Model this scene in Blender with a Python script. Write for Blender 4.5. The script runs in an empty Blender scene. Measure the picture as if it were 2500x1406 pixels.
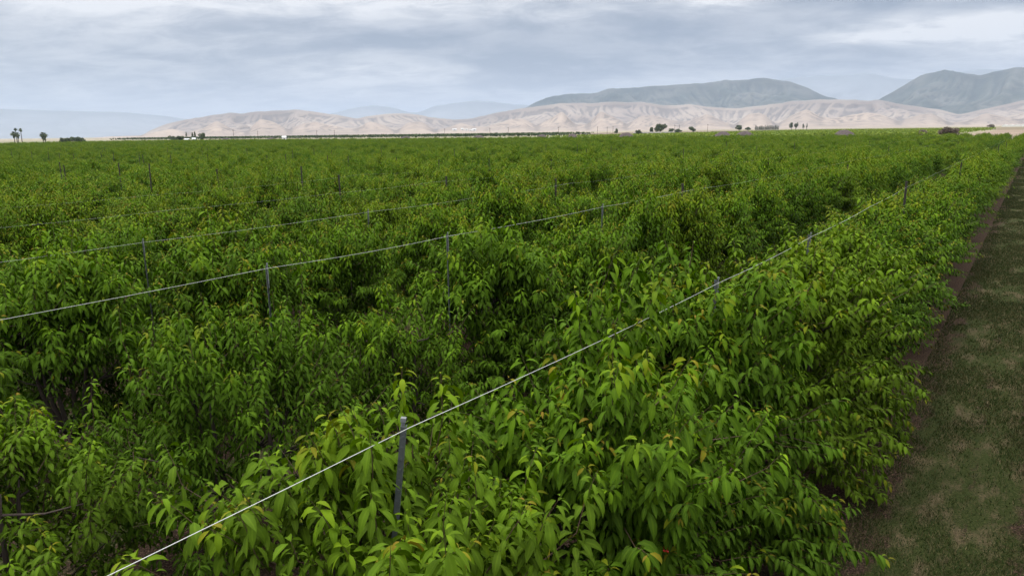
import bpy, math, random
import numpy as np
from mathutils import Matrix, Vector

C = bpy.context.scene.collection
R = math.radians

# ------------------------------------------------------------------ camera
CAM_H = 6.2
cam_data = bpy.data.cameras.new('camera')
cam = bpy.data.objects.new('camera', cam_data)
C.objects.link(cam)
rot = Matrix(((0.8093785, -0.1156146, 0.5757948),
              (0.5871290, 0.1820555, -0.7887555),
              (-0.0136349, 0.9764676, 0.2152325)))
cam.matrix_world = Matrix.Translation((0, 0, CAM_H)) @ rot.to_4x4()
cam_data.sensor_width = 36.0
cam_data.lens = 1733 / 2500 * 36.0
cam_data.clip_start = 0.1
cam_data.clip_end = 90000
bpy.context.scene.camera = cam

# ------------------------------------------------------------------ world (overcast sky)
SUN_EL, SUN_AZ = 62.0, 115.0        # degrees; azimuth measured from +Y towards -X
world = bpy.data.worlds.new('World')
bpy.context.scene.world = world
world.use_nodes = True
nt = world.node_tree
nt.nodes.clear()
def N(t, **kw):
    n = cur.nodes.new(t)
    for k, v in kw.items(): setattr(n, k, v)
    return n
def L(a, b): cur.links.new(a, b)
def V(sock, val):
    """link or set"""
    if hasattr(val, 'is_linked') or isinstance(val, bpy.types.NodeSocket): L(val, sock)
    else: sock.default_value = val
def M_(op, a, b=None, c=None, clamp=False):
    n = N('ShaderNodeMath', operation=op); n.use_clamp = clamp
    V(n.inputs[0], a)
    if b is not None: V(n.inputs[1], b)
    if c is not None: V(n.inputs[2], c)
    return n.outputs[0]
def MIX(f, a, b, blend='MIX'):
    n = N('ShaderNodeMix', data_type='RGBA', blend_type=blend)
    V(n.inputs[0], f); V(n.inputs[6], a); V(n.inputs[7], b)
    return n.outputs[2]
def SMOOTH(x, a, b, lo=0.0, hi=1.0):
    n = N('ShaderNodeMapRange', interpolation_type='SMOOTHSTEP')
    V(n.inputs[0], x); n.inputs[1].default_value = a; n.inputs[2].default_value = b
    n.inputs[3].default_value = lo; n.inputs[4].default_value = hi
    return n.outputs[0]
def NOISE(vec, scale, detail=4, rough=0.5, dist=0.0):
    n = N('ShaderNodeTexNoise'); V(n.inputs['Vector'], vec)
    n.inputs['Scale'].default_value = scale; n.inputs['Detail'].default_value = detail
    n.inputs['Roughness'].default_value = rough; n.inputs['Distortion'].default_value = dist
    return n.outputs[0]
def VSCALE(vec, s):
    n = N('ShaderNodeVectorMath', operation='MULTIPLY'); V(n.inputs[0], vec); n.inputs[1].default_value = s
    return n.outputs[0]
def dirv(az, el):
    a, e = R(az), R(el)
    return Vector((math.sin(a)*math.cos(e), math.cos(a)*math.cos(e), math.sin(e)))

cur = nt
tc = N('ShaderNodeTexCoord')
sep = N('ShaderNodeSeparateXYZ'); L(tc.outputs['Generated'], sep.inputs[0])
zc = M_('MAXIMUM', sep.outputs[2], 0.0)
den = M_('ADD', zc, 0.17)
px = M_('DIVIDE', sep.outputs[0], den); py = M_('DIVIDE', sep.outputs[1], den)
comb = N('ShaderNodeCombineXYZ'); L(px, comb.inputs[0]); L(py, comb.inputs[1])
# stretch the cloud banks a little across the view (bands run from left to right)
rotn = N('ShaderNodeVectorRotate', rotation_type='Z_AXIS'); L(comb.outputs[0], rotn.inputs['Vector']); rotn.inputs['Angle'].default_value = R(-33)
plane = VSCALE(rotn.outputs[0], (0.75, 1.0, 1.0))
n1 = NOISE(plane, 1.35, 8, 0.55, 0.3)
n2 = NOISE(plane, 5.5, 9, 0.62, 0.4)
cl = M_('ADD', M_('MULTIPLY', n1, 0.62), M_('MULTIPLY', n2, 0.38))
fac = SMOOTH(cl, 0.36, 0.64)
def bump(az, el, w_az, w_el):
    # soft bright or dark cloud bank around one direction of the sky
    a = M_('ARCTAN2', sep.outputs[0], sep.outputs[1])
    e = M_('ARCSINE', sep.outputs[2])
    da = M_('DIVIDE', M_('SUBTRACT', a, R(az)), R(w_az)); de = M_('DIVIDE', M_('SUBTRACT', e, R(el)), R(w_el))
    d2 = M_('ADD', M_('MULTIPLY', da, da), M_('MULTIPLY', de, de))
    return M_('POWER', 2.718, M_('MULTIPLY', d2, -1.0))
f = M_('ADD', M_('MULTIPLY', fac, 0.62), 0.10)
for (az, el, wa, we, amt) in [
        (-19.6, 9.4, 4, 0.9, 0.75), (-5, 6.1, 7, 0.9, 0.75), (3, 5.0, 6, 1.0, 0.35), (-63, 9.3, 11, 1.6, 0.42), (-45, 9.6, 9, 1.0, 0.35), (-44, 4.3, 7, 0.8, 0.22), (-33, 8.7, 5, 0.6, 0.25),
        (-9, 8.9, 7, 0.9, -0.55), (-3, 7.6, 5, 0.5, -0.35), (-20, 7.2, 10, 1.0, -0.28), (-34, 6.0, 9, 1.6, -0.30), (-45, 7.0, 10, 1.0, -0.16), (-64, 5.0, 12, 1.8, -0.10), (-12, 4.6, 9, 1.0, -0.2), (-27, 4.5, 8, 1.2, -0.12)]:
    f = M_('ADD', f, M_('MULTIPLY', M_('MULTIPLY', bump(az, el, wa, we), amt), M_('ADD', M_('MULTIPLY', n2, 2.6), -0.3)))
f = M_('MINIMUM', M_('MAXIMUM', f, 0.0), 1.25)
ccol = MIX(f, (0.245, 0.305, 0.41, 1), (0.99, 0.99, 1.01, 1))
# overcast: brighter towards the zenith
lift = SMOOTH(sep.outputs[2], 0.28, 1.0, 1.0, 6.8)
ccol = MIX(SMOOTH(sep.outputs[2], 0.25, 0.7, 0.0, 0.75), ccol, (0.56, 0.54, 0.50, 1))
ccol2 = N('ShaderNodeVectorMath', operation='SCALE'); L(ccol, ccol2.inputs[0]); L(lift, ccol2.inputs[3])
bgc = N('ShaderNodeBackground'); L(ccol2.outputs[0], bgc.inputs[0]); bgc.inputs[1].default_value = 1.0
sky = N('ShaderNodeTexSky', sky_type='NISHITA'); sky.sun_disc = False
sky.sun_elevation = R(SUN_EL); sky.sun_rotation = R(-SUN_AZ); sky.altitude = 100
bgs = N('ShaderNodeBackground'); L(sky.outputs[0], bgs.inputs[0]); bgs.inputs[1].default_value = 0.08
mixs = N('ShaderNodeMixShader'); mixs.inputs[0].default_value = 0.92
L(bgs.outputs[0], mixs.inputs[1]); L(bgc.outputs[0], mixs.inputs[2])
wo = N('ShaderNodeOutputWorld'); L(mixs.outputs[0], wo.inputs[0])

sun_d = bpy.data.lights.new('sun', 'SUN'); sun = bpy.data.objects.new('sun', sun_d); C.objects.link(sun)
sun_d.energy = 1.5; sun_d.angle = R(11); sun_d.color = (1.0, 0.95, 0.88)
sd = dirv(-SUN_AZ, SUN_EL)
sun.rotation_euler = sd.to_track_quat('Z', 'Y').to_euler()

sc = bpy.context.scene
sc.view_settings.view_transform = 'Standard'
sc.view_settings.look = 'None'
sc.view_settings.gamma = 1.0
sc.view_settings.exposure = 0.0
sc.cycles.volume_bounces = 1
sc.cycles.max_bounces = 5
sc.cycles.diffuse_bounces = 2
sc.cycles.transmission_bounces = 4

rng = np.random.default_rng(7)
random.seed(7)

# ------------------------------------------------------------------ helpers
def tag(o, label=None, cat=None, group=None, kind=None):
    if label: o['label'] = label
    if cat: o['category'] = cat
    if group: o['group'] = group
    if kind: o['kind'] = kind
    return o
def empty(name, loc=(0, 0, 0), rz=0.0, s=None):
    o = bpy.data.objects.new(name, None); C.objects.link(o)
    o.location = loc; o.rotation_euler = (0, 0, rz)
    if s: o.scale = s
    o.empty_display_size = 0.3
    return o
def obj(name, me, mats, parent=None, loc=None):
    o = bpy.data.objects.new(name, me); C.objects.link(o)
    if not isinstance(mats, (list, tuple)): mats = [mats]
    if len(me.materials) == 0:
        for m in mats: me.materials.append(m)
    if parent: o.parent = parent
    if loc: o.location = loc
    return o
def mesh_np(name, verts, quads=None, tris=None, mat_idx=None, smooth=False, attrs=None):
    """fast mesh from numpy arrays"""
    me = bpy.data.meshes.new(name)
    verts = np.asarray(verts, dtype=np.float32).reshape(-1, 3)
    nq = 0 if quads is None else len(quads); ntr = 0 if tris is None else len(tris)
    loops = []
    starts = []
    if nq: loops.append(np.asarray(quads, dtype=np.int32).ravel()); starts.append(np.arange(nq, dtype=np.int32)*4)
    if ntr: loops.append(np.asarray(tris, dtype=np.int32).ravel()); starts.append(nq*4 + np.arange(ntr, dtype=np.int32)*3)
    loops = np.concatenate(loops); starts = np.concatenate(starts)
    me.vertices.add(len(verts)); me.vertices.foreach_set('co', verts.ravel())
    me.loops.add(len(loops)); me.loops.foreach_set('vertex_index', loops)
    me.polygons.add(len(starts)); me.polygons.foreach_set('loop_start', starts)
    if mat_idx is not None: me.polygons.foreach_set('material_index', np.asarray(mat_idx, dtype=np.int32))
    if smooth: me.polygons.foreach_set('use_smooth', np.ones(len(starts), dtype=bool))
    me.update(calc_edges=True)
    if attrs:
        for k, v in attrs.items():
            a = me.attributes.new(k, 'FLOAT', 'POINT'); a.data.foreach_set('value', np.asarray(v, dtype=np.float32).ravel())
    return me
class MB:
    """collects boxes and tubes into one mesh"""
    def __init__(s): s.v = []; s.f = []
    def box(s, c, d, rz=0.0, top=(1, 1)):
        cx, cy, cz = c; dx, dy, dz = d[0]/2, d[1]/2, d[2]/2; b = len(s.v)
        for z, kx, ky in ((-dz, 1, 1), (dz, top[0], top[1])):
            for x, y in ((-1, -1), (1, -1), (1, 1), (-1, 1)):
                X, Y = x*dx*kx, y*dy*ky
                s.v.append((cx + X*math.cos(rz)-Y*math.sin(rz), cy + X*math.sin(rz)+Y*math.cos(rz), cz+z))
        s.f += [(b, b+3, b+2, b+1), (b+4, b+5, b+6, b+7)] + [(b+i, b+(i+1) % 4, b+4+(i+1) % 4, b+4+i) for i in range(4)]
        return s
    def tube(s, pts, rads, n=8, cap=True):
        b = len(s.v); m = len(pts); pts = [Vector(p) for p in pts]
        for i, p in enumerate(pts):
            t = (pts[min(i+1, m-1)] - pts[max(i-1, 0)]).normalized()
            u = t.cross(Vector((0.31, 0.2, 0.93)) if abs(t.z) < 0.9 else Vector((1, 0.1, 0))).normalized(); w = t.cross(u)
            r = rads[i] if hasattr(rads, '__len__') else rads
            for k in range(n):
                a = 2*math.pi*k/n; s.v.append(tuple(p + u*r*math.cos(a) + w*r*math.sin(a)))
        for i in range(m-1):
            for k in range(n):
                s.f.append((b+i*n+k, b+i*n+(k+1) % n, b+(i+1)*n+(k+1) % n, b+(i+1)*n+k))
        if cap:
            s.f.append(tuple(b+k for k in range(n))[::-1]); s.f.append(tuple(b+(m-1)*n+k for k in range(n)))
        return s
    def prism(s, prof, z0, z1):
        """closed 2-D outline raised from z0 to z1"""
        b = len(s.v); n = len(prof)
        for z in (z0, z1):
            for x, y in prof: s.v.append((x, y, z))
        s.f += [(b+i, b+(i+1) % n, b+n+(i+1) % n, b+n+i) for i in range(n)]
        s.f += [tuple(b+i for i in range(n))[::-1], tuple(b+n+i for i in range(n))]
        return s
    def mesh(s, name='mesh', smooth=False):
        me = bpy.data.meshes.new(name); me.from_pydata(s.v, [], s.f); me.update()
        if smooth: me.polygons.foreach_set('use_smooth', [True]*len(me.polygons))
        return me

# value noise on a lattice (numpy)
_P = np.random.default_rng(11).random((256, 256)).astype(np.float64)
def vnoise(x, y):
    xi = np.floor(x).astype(int); yi = np.floor(y).astype(int); fx = x-xi; fy = y-yi
    fx = fx*fx*fx*(fx*(fx*6-15)+10); fy = fy*fy*fy*(fy*(fy*6-15)+10)
    a = _P[xi % 256, yi % 256]; b = _P[(xi+1) % 256, yi % 256]; c = _P[xi % 256, (yi+1) % 256]; d = _P[(xi+1) % 256, (yi+1) % 256]
    return (a*(1-fx)+b*fx)*(1-fy) + (c*(1-fx)+d*fx)*fy
def fbm(x, y, o=4, g=0.5):
    s = 0; a = 1; t = 0
    for i in range(o): s = s + a*vnoise(x*2**i+17.3*i, y*2**i+5.1*i); t += a; a *= g
    return s/t
def ridged(x, y, o=4, g=0.5):
    s = 0; a = 1; t = 0
    for i in range(o):
        s = s + a*(1-np.abs(2*vnoise(x*2**i+31.7*i, y*2**i+9.4*i)-1)); t += a; a *= g
    return s/t

# ------------------------------------------------------------------ materials
def new_mat(name):
    global cur
    m = bpy.data.materials.new(name); m.use_nodes = True; cur = m.node_tree; cur.nodes.clear()
    return m
def finish(col, rough=0.8, spec=0.3, bump=None, metallic=0.0, bstr=0.5, bdist=0.02, trans=None, transf=0.3):
    b = N('ShaderNodeBsdfPrincipled'); V(b.inputs['Base Color'], col); V(b.inputs['Roughness'], rough)
    b.inputs['Specular IOR Level'].default_value = spec; b.inputs['Metallic'].default_value = metallic
    if bump is not None:
        bn = N('ShaderNodeBump'); bn.inputs['Strength'].default_value = bstr; bn.inputs['Distance'].default_value = bdist
        L(bump, bn.inputs['Height']); L(bn.outputs[0], b.inputs['Normal'])
    out = N('ShaderNodeOutputMaterial')
    if trans is not None:
        t = N('ShaderNodeBsdfTranslucent'); V(t.inputs[0], trans)
        ms = N('ShaderNodeMixShader'); ms.inputs[0].default_value = transf
        L(b.outputs[0], ms.inputs[1]); L(t.outputs[0], ms.inputs[2]); L(ms.outputs[0], out.inputs[0])
    else: L(b.outputs[0], out.inputs[0])
def ATTR(name):
    n = N('ShaderNodeAttribute', attribute_name=name); return n.outputs['Fac']
def POS():
    return N('ShaderNodeNewGeometry').outputs['Position']
def RAMP(f, stops):
    n = N('ShaderNodeValToRGB'); V(n.inputs[0], f); e = n.color_ramp.elements
    while len(e) < len(stops): e.new(0.5)
    for el, (p, c) in zip(e, stops): el.position = p; el.color = (*c, 1)
    return n.outputs[0]
def simple(name, col, rough=0.6, spec=0.3, metallic=0.0, var=0.15, scale=8.0):
    m = new_mat(name)
    n = NOISE(POS(), scale, 4, 0.6)
    c = MIX(n, tuple(x*(1-var) for x in col)+(1,), tuple(min(1, x*(1+var)) for x in col)+(1,))
    finish(c, rough, spec, n, metallic, 0.3)
    return m

# cherry leaf: age 0 = shoot tip (bronze), 1 = old leaf (deep green); low shoots also carry painted shade
m_leaf = new_mat('cherry_leaf')
age_shade = ATTR('age_shade'); rnd = ATTR('rnd'); vein = ATTR('vein')
oi = N('ShaderNodeObjectInfo').outputs['Random']
lc = RAMP(age_shade, [(0.0, (0.32, 0.095, 0.03)), (0.10, (0.27, 0.18, 0.010)), (0.20, (0.200, 0.315, 0.003)), (0.36, (0.088, 0.195, 0.002)), (0.58, (0.034, 0.095, 0.003)), (1.0, (0.008, 0.032, 0.003))])
lc = MIX(M_('MULTIPLY', M_('POWER', rnd, 1.4), 0.78), lc, (0.015, 0.055, 0.002, 1))
lc = MIX(SMOOTH(oi, 0.55, 1.0, 0.0, 0.20), lc, (0.20, 0.20, 0.006, 1))
lc = MIX(SMOOTH(oi, 0.0, 0.4, 0.30, 0.0), lc, (0.018, 0.070, 0.004, 1))
lc = MIX(SMOOTH(vein, 0.0, 0.35, 0.35, 0.0), lc, (0.17, 0.27, 0.015, 1))
lc = MIX(1.0, lc, (0.84, 0.88, 0.84, 1), 'MULTIPLY')
geo = N('ShaderNodeNewGeometry')
lc2 = MIX(M_('MULTIPLY', geo.outputs['Backfacing'], 0.35), lc, (0.12, 0.19, 0.02, 1))
tr = MIX(0.4, lc, (0.11, 0.21, 0.001, 1))
finish(lc2, 0.45, 0.028, None, 0.0, trans=tr, transf=0.16)
m_twig = new_mat('cherry_twig')
finish(MIX(NOISE(POS(), 30, 3), (0.055, 0.032, 0.018, 1), (0.12, 0.08, 0.05, 1)), 0.7)
m_bark = new_mat('cherry_bark')
bn_ = NOISE(VSCALE(POS(), (1, 1, 0.35)), 26, 5, 0.65)
bk = MIX(bn_, (0.022, 0.017, 0.014, 1), (0.085, 0.066, 0.055, 1))
finish(bk, 0.8, 0.2, bn_, bstr=0.6, bdist=0.01)
m_cherry = simple('ripening_cherry', (0.42, 0.02, 0.012), 0.25, 0.5)
m_post = simple('galvanised_steel', (0.10, 0.11, 0.115), 0.55, 0.4, 0.4, 0.25, 25)
m_tall = simple('dark_weathered_steel', (0.045, 0.038, 0.034), 0.7, 0.3, 0.2, 0.35, 14)
m_clip = simple('grey_plastic_clip', (0.17, 0.18, 0.19), 0.6)
m_wire = simple('white_coated_wire', (0.55, 0.56, 0.54), 0.4, 0.5, 0, 0.12, 3)

# ------------------------------------------------------------------ leaf builder
def norm(a): return a/np.maximum(np.linalg.norm(a, axis=-1, keepdims=True), 1e-9)
def leaves(base, out, length, width, a0, a1, rollv, age_shade, rnd, seg=4):
    """base (n,3), out (n,3) horizontal-ish start direction; bends from elevation a0 to a1"""
    n = len(base); S = seg+1
    oh = out.copy(); oh[:, 2] = 0; oh = norm(oh + 1e-6)
    s = np.linspace(0, 1, S)
    ang = a0[:, None] + (a1-a0)[:, None]*(s[None, :]**0.8)
    d = oh[:, None, :]*np.cos(ang)[..., None] + np.array([0, 0, 1.0])*np.sin(ang)[..., None]
    step = (length/seg)[:, None, None]
    cen = np.zeros((n, S, 3)); cen[:, 0] = base
    for i in range(1, S): cen[:, i] = cen[:, i-1] + step[:, 0]*0.5*(d[:, i-1]+d[:, i])
    side0 = np.stack([-oh[:, 1], oh[:, 0], np.zeros(n)], -1)[:, None, :]
    nor = np.cross(side0, d)
    side = side0*np.cos(rollv)[:, None, None] + nor*np.sin(rollv)[:, None, None]
    nor2 = norm(np.cross(side, d)); nor2 *= np.sign(nor2[..., 2:3]+1e-6)
    if seg == 4: wp = np.array([0.10, 0.80, 1.0, 0.66, 0.03])
    elif seg == 3: wp = np.array([0.1, 0.95, 0.8, 0.04])
    elif seg == 2: wp = np.array([0.12, 1.0, 0.04])
    else: wp = np.array([0.6, 0.6])
    hw = (width*0.5)[:, None]*wp[None, :]
    fold = 0.30
    lft = cen - side*hw[..., None] + nor2*(hw*fold)[..., None]
    rgt = cen + side*hw[..., None] + nor2*(hw*fold)[..., None]
    if seg >= 3:
        V3 = np.stack([lft, cen, rgt], 2)                 # n,S,3,3
        verts = V3.reshape(-1, 3); W3 = 3
        ve = np.tile(np.array([1.0, 0.0, 1.0]), n*S)
    else:
        V3 = np.stack([lft, rgt], 2); verts = V3.reshape(-1, 3); W3 = 2
        ve = np.ones(n*S*2)
    b = (np.arange(n)*S*W3)[:, None]
    q = []
    for i in range(seg):
        for j in range(W3-1):
            k = i*W3+j; q.append([k, k+1, k+W3+1, k+W3])
    quads = (b[:, :, None] + np.array(q)[None]).reshape(-1, 4)
    rep = S*W3
    return verts, quads, np.repeat(age_shade, rep), np.repeat(rnd, rep), ve

def crown_mesh(name, seed, H=3.9, hw=1.72, hl=1.90, ncl=44, spc=15, lstep=0.040, seg=4, lsize=0.135, upright=1.0, bronze=1.0, z0=0.55, twigs=True, spread=1.0, skirt=0.22, aoff=0.0):
    g = np.random.default_rng(seed)
    # lumpy crown: limb ends, each with a bunch of leafy shoots
    u = g.random(ncl)
    z = z0 + (H-0.55-z0)*u**0.72
    zz = (z-z0)/(H-0.55-z0)
    env = np.interp(zz, [0, 0.18, 0.45, 0.75, 1.0], [0.80, 1.0, 1.0, 0.90, 0.66])
    a = g.random(ncl)*2*np.pi
    rr = np.sqrt(g.uniform(0.10, 1.0, ncl))*env*g.uniform(0.74, 1.12, ncl)
    cx = np.cos(a)*rr*hw*0.85; cy = np.sin(a)*rr*hl*0.85
    z = z + g.normal(0, 0.12, ncl)
    sk = g.random(ncl) < skirt
    z[sk] = g.uniform(0.38, 1.15, sk.sum()); rr[sk] = g.uniform(0.72, 1.0, sk.sum())
    cx = np.cos(a)*rr*hw*0.85; cy = np.sin(a)*rr*hl*0.85
    topc = (zz > 0.62) & ~sk
    z[topc] += g.normal(-0.05, 0.24, topc.sum())
    cl = np.stack([cx, cy, z], -1)
    ns = ncl*spc
    ci = np.repeat(np.arange(ncl), spc)
    sb = cl[ci] + g.normal(0, 1, (ns, 3))*np.array([0.23, 0.23, 0.17])*spread
    sb[:, 2] = np.maximum(sb[:, 2], 0.22)
    rad = np.stack([sb[:, 0]/hw, sb[:, 1]/hl], -1); rl = np.linalg.norm(rad, axis=1)
    zf = np.clip((sb[:, 2]-z0)/(H-z0), 0, 1)
    dirs = np.zeros((ns, 3))
    dirs[:, :2] = rad*(1.25-0.95*zf*upright)[:, None]*0.9
    dirs[:, 2] = 0.30 + 1.25*zf*upright
    dirs += g.normal(0, 0.24, (ncl, 3))[ci] + g.normal(0, 0.20, (ns, 3)); dirs = norm(dirs)
    sl = g.uniform(0.30, 0.66, ns) + (g.random(ncl)*0.34)[ci]*zf**1.5
    tall = g.random(ns) < 0.11*upright
    sl[tall & (zf > 0.5)] += 0.35
    dirs[tall, 2] += 0.8; dirs = norm(dirs)
    cb = norm(np.concatenate([rad, np.zeros((ns, 1))], 1))*0.12 - np.array([0, 0, 1.0])*(0.06+0.32*(1-zf))[:, None]
    # points along a shoot: p(t)=b+d*L*t + cb*(t^2)*L
    nl = np.maximum((sl/lstep).astype(int), 5); mx = nl.max()
    idx = np.arange(mx)[None, :]
    ok = idx < nl[:, None]
    t = (idx+0.6)/nl[:, None]
    t = 0.10 + 0.90*t
    P = sb[:, None, :] + dirs[:, None, :]*(sl[:, None]*t)[..., None] + cb[:, None, :]*(sl[:, None]*t**2)[..., None]
    phi = idx*2.4 + g.random(ns)[:, None]*6.28 + g.normal(0, 0.25, (ns, mx))
    # perpendicular frame
    ref = np.where(np.abs(dirs[:, 2:3]) > 0.9, np.array([[1.0, 0, 0]]), np.array([[0, 0, 1.0]]))
    U = norm(np.cross(dirs, ref)); Wv = np.cross(dirs, U)
    O = U[:, None, :]*np.cos(phi)[..., None] + Wv[:, None, :]*np.sin(phi)[..., None] + dirs[:, None, :]*0.25
    # hanging leaves turn outwards from the crown
    O[..., :2] += (rad*0.55)[:, None, :]
    young = np.clip((t-0.80)/0.20, 0, 1)
    P = P[ok]; O = O[ok]; young = young[ok]; tt = t[ok]
    n = len(P)
    bro = np.repeat(g.random(ns), mx).reshape(ns, mx)[ok]
    age_shade_v = np.clip(1.05-tt, 0, 1)*0.85
    shoot_age_shade = np.repeat(g.uniform(0.0, 0.5, ns)+0.62*(1-zf)-0.10, mx).reshape(ns, mx)[ok]  # lower shoots darker: older leaves plus crown shade painted into the colour
    age_shade_v = np.clip(age_shade_v*0.62 + shoot_age_shade*0.80 + 0.04 + aoff, 0.15, 1)
    tipm = (young > 0.35) & (bro < 0.42*bronze)
    age_shade_v = np.where(tipm, np.clip(0.20-young*0.20, 0.0, 0.2)+g.random(n)*0.05, age_shade_v)
    ln = lsize*np.clip(g.normal(0.98, 0.20, n), 0.5, 1.4)*(1-0.52*young)
    wd = ln*g.uniform(0.25, 0.34, n)
    up0 = np.arctan2(O[:, 2], np.linalg.norm(O[:, :2], axis=1))
    a0 = np.clip(up0*0.5, -0.6, 0.6) + g.normal(-0.12, 0.20, n) + young*0.35
    a1 = a0*0.2 - g.uniform(1.05, 1.75, n) + young*0.35
    roll = g.normal(0, 0.5, n)
    # short leaf stalk
    P2 = P + norm(O)*(ln*0.16)[:, None]
    shoot_r = np.repeat(g.random(ns), mx).reshape(ns, mx)[ok]
    v, q, ag, rn, ve = leaves(P2, O, ln, wd, a0, a1, roll, age_shade_v, 0.5*g.random(n)+0.5*shoot_r, seg)
    mi = np.zeros(len(q), dtype=np.int32)
    if twigs:
        k = 4; tl = np.array([0, 0.35, 0.7, 1.0]); rad_t = np.array([0.0065, 0.005, 0.0035, 0.0018])
        tp = sb[:, None, :] + dirs[:, None, :]*(sl[:, None]*tl)[..., None] + cb[:, None, :]*(sl[:, None]*tl**2)[..., None]
        # start each shoot back inside the limb end
        tp[:, 0] = tp[:, 0]*0.55 + cl[ci]*0.45
        ang3 = np.arange(3)*2.094
        ring = U[:, None, None, :]*np.cos(ang3)[None, None, :, None] + Wv[:, None, None, :]*np.sin(ang3)[None, None, :, None]
        tv = (tp[:, :, None, :] + ring*rad_t[None, :, None, None]).reshape(-1, 3)
        qq = []
        for i in range(k-1):
            for j in range(3): qq.append([i*3+j, i*3+(j+1) % 3, (i+1)*3+(j+1) % 3, (i+1)*3+j])
        tq = ((np.arange(ns)*k*3)[:, None, None] + np.array(qq)[None]).reshape(-1, 4) + len(v)
        v = np.concatenate([v, tv]); q = np.concatenate([q, tq]); mi = np.concatenate([mi, np.ones(len(tq), dtype=np.int32)])
        z_ = np.zeros(len(tv)); ag = np.concatenate([ag, z_]); rn = np.concatenate([rn, z_]); ve = np.concatenate([ve, z_])
    me = mesh_np(name, v, q, mat_idx=mi, smooth=True, attrs={'age_shade': ag, 'rnd': rn, 'vein': ve})
    me.materials.append(m_leaf); me.materials.append(m_twig)
    return me, cl

def trunk_mesh(name, seed, cl, detailed=True):
    g = random.Random(seed); mb = MB()
    n = 9 if detailed else 5
    fork = Vector((g.uniform(-.05, .05), g.uniform(-.05, .05), 0.62))
    mb.tube([(0, 0, -0.05), (0.01, 0, 0.1), (fork.x*0.6, fork.y*0.6, 0.4), fork, fork+Vector((0, 0, 0.12))], [0.13, 0.095, 0.085, 0.095, 0.05], n)
    k = 6; heads = []
    for i in range(k):
        a = 2*math.pi*i/k + g.uniform(-.25, .25)
        d = Vector((math.cos(a), math.sin(a), 0))
        p1 = fork + d*0.25 + Vector((0, 0, 0.30)); p2 = fork + d*0.42 + Vector((0, 0, 0.95)); p3 = fork + d*0.50 + Vector((g.uniform(-.1, .1), g.uniform(-.1, .1), 1.8))
        p4 = fork + d*0.52 + Vector((0, 0, 2.1))
        mb.tube([fork - Vector((0, 0, 0.05)), p1, p2, p3, p4], [0.06, 0.048, 0.034, 0.018, 0.007], 6 if detailed else 4)
        heads.append((p1, p2, p3, p4))
    if detailed:
        for c in cl:
            c = Vector(c)
            best = min((h for hs in heads for h in hs), key=lambda h: (h-c).length + (0.8 if h.z > c.z+0.1 else 0))
            mid = (best+c)/2 + Vector((0, 0, -0.06))
            mb.tube([best, mid, c], [0.02, 0.014, 0.008], 4, False)
    return mb.mesh(name, True)

# ------------------------------------------------------------------ layout of the orchard
ROW0, ROWS, TSP = -3.4, 5.4, 3.3         # first row left of the aisle, row spacing, tree spacing
Y_END = 300.0
def row_x(k): return ROW0 - ROWS*k + (0.60 if k < 0 else 0.0)
Ri = rot.transposed()
def project(p):
    c = Ri @ (Vector(p) - Vector((0, 0, CAM_H)))
    if c.z > -0.05: return None
    return c.x/-c.z*1733+1250, 703-c.y/-c.z*1733, -c.z
# irregular trees
g = random.Random(5)
TREES = []
for k in range(-1, 125):
    x = row_x(k)
    y = -2.1 if k == 0 else -1.6 + g.uniform(-0.6, 0.6)
    i = 0
    while y < Y_END:
        vis = False
        for dx in (-2, 0, 2):
            for z in (0.5, 4.0):
                q = project((x+dx, y, z))
                if q and -60 < q[0] < 2560 and q[1] < 1550: vis = True
        if vis:
            TREES.append((math.hypot(x, y), k, i, x, y)); 
        y += (2.75 if k == 0 and i < 3 else TSP) + (g.uniform(-0.25, 0.25) if y < 60 else 0.0); i += 1
TREES.sort()
near, far = TREES[:300], TREES[300:]

# ------------------------------------------------------------------ ground
def sheet(name, x0, x1, y0, y1, z, mat, kind='structure'):
    me = bpy.data.meshes.new(name)
    me.from_pydata([(x0, y0, z), (x1, y0, z), (x1, y1, z), (x0, y1, z)], [], [(0, 1, 2, 3)]); me.update()
    o = obj(name, me, mat); tag(o, kind=kind); return o

m_plain = new_mat('dry_plain')
p = POS()
n = NOISE(VSCALE(p, (1, 1, 0)), 0.0016, 5, 0.6); n2_ = NOISE(VSCALE(p, (1, 3, 0)), 0.02, 4, 0.6)
c = RAMP(n, [(0.35, (0.21, 0.19, 0.13)), (0.5, (0.33, 0.28, 0.21)), (0.65, (0.42, 0.36, 0.29))])
c = MIX(SMOOTH(n2_, 0.45, 0.65), c, (0.17, 0.16, 0.09, 1))
finish(c, 0.95, 0.1)
sheet('ground', -36000, 30000, -3000, 36000, -0.06, m_plain)

m_floor = new_mat('orchard_floor')
p = POS(); s = N('ShaderNodeSeparateXYZ'); L(p, s.inputs[0])
edge = NOISE(VSCALE(p, (1, 0.6, 0)), 1.6, 8, 0.72)
u = M_('DIVIDE', M_('SUBTRACT', M_('SUBTRACT', s.outputs[0], M_('MULTIPLY', M_('GREATER_THAN', s.outputs[0], -0.2), 0.60)), ROW0), ROWS)
u = M_('ABSOLUTE', M_('SUBTRACT', u, M_('ROUND', u)))             # 0 at the row, .5 mid-aisle
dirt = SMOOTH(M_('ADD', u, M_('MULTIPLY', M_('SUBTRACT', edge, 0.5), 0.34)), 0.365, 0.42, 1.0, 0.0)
fine = NOISE(VSCALE(p, (1, 1, 0)), 28, 6, 0.75)
mid = NOISE(VSCALE(p, (1.0, 0.35, 0)), 2.2, 7, 0.72)
grass = RAMP(fine, [(0.33, (0.010, 0.020, 0.004)), (0.5, (0.030, 0.042, 0.010)), (0.68, (0.09, 0.088, 0.032))])
dry = RAMP(fine, [(0.35, (0.034, 0.028, 0.014)), (0.62, (0.16, 0.125, 0.072))])
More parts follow.
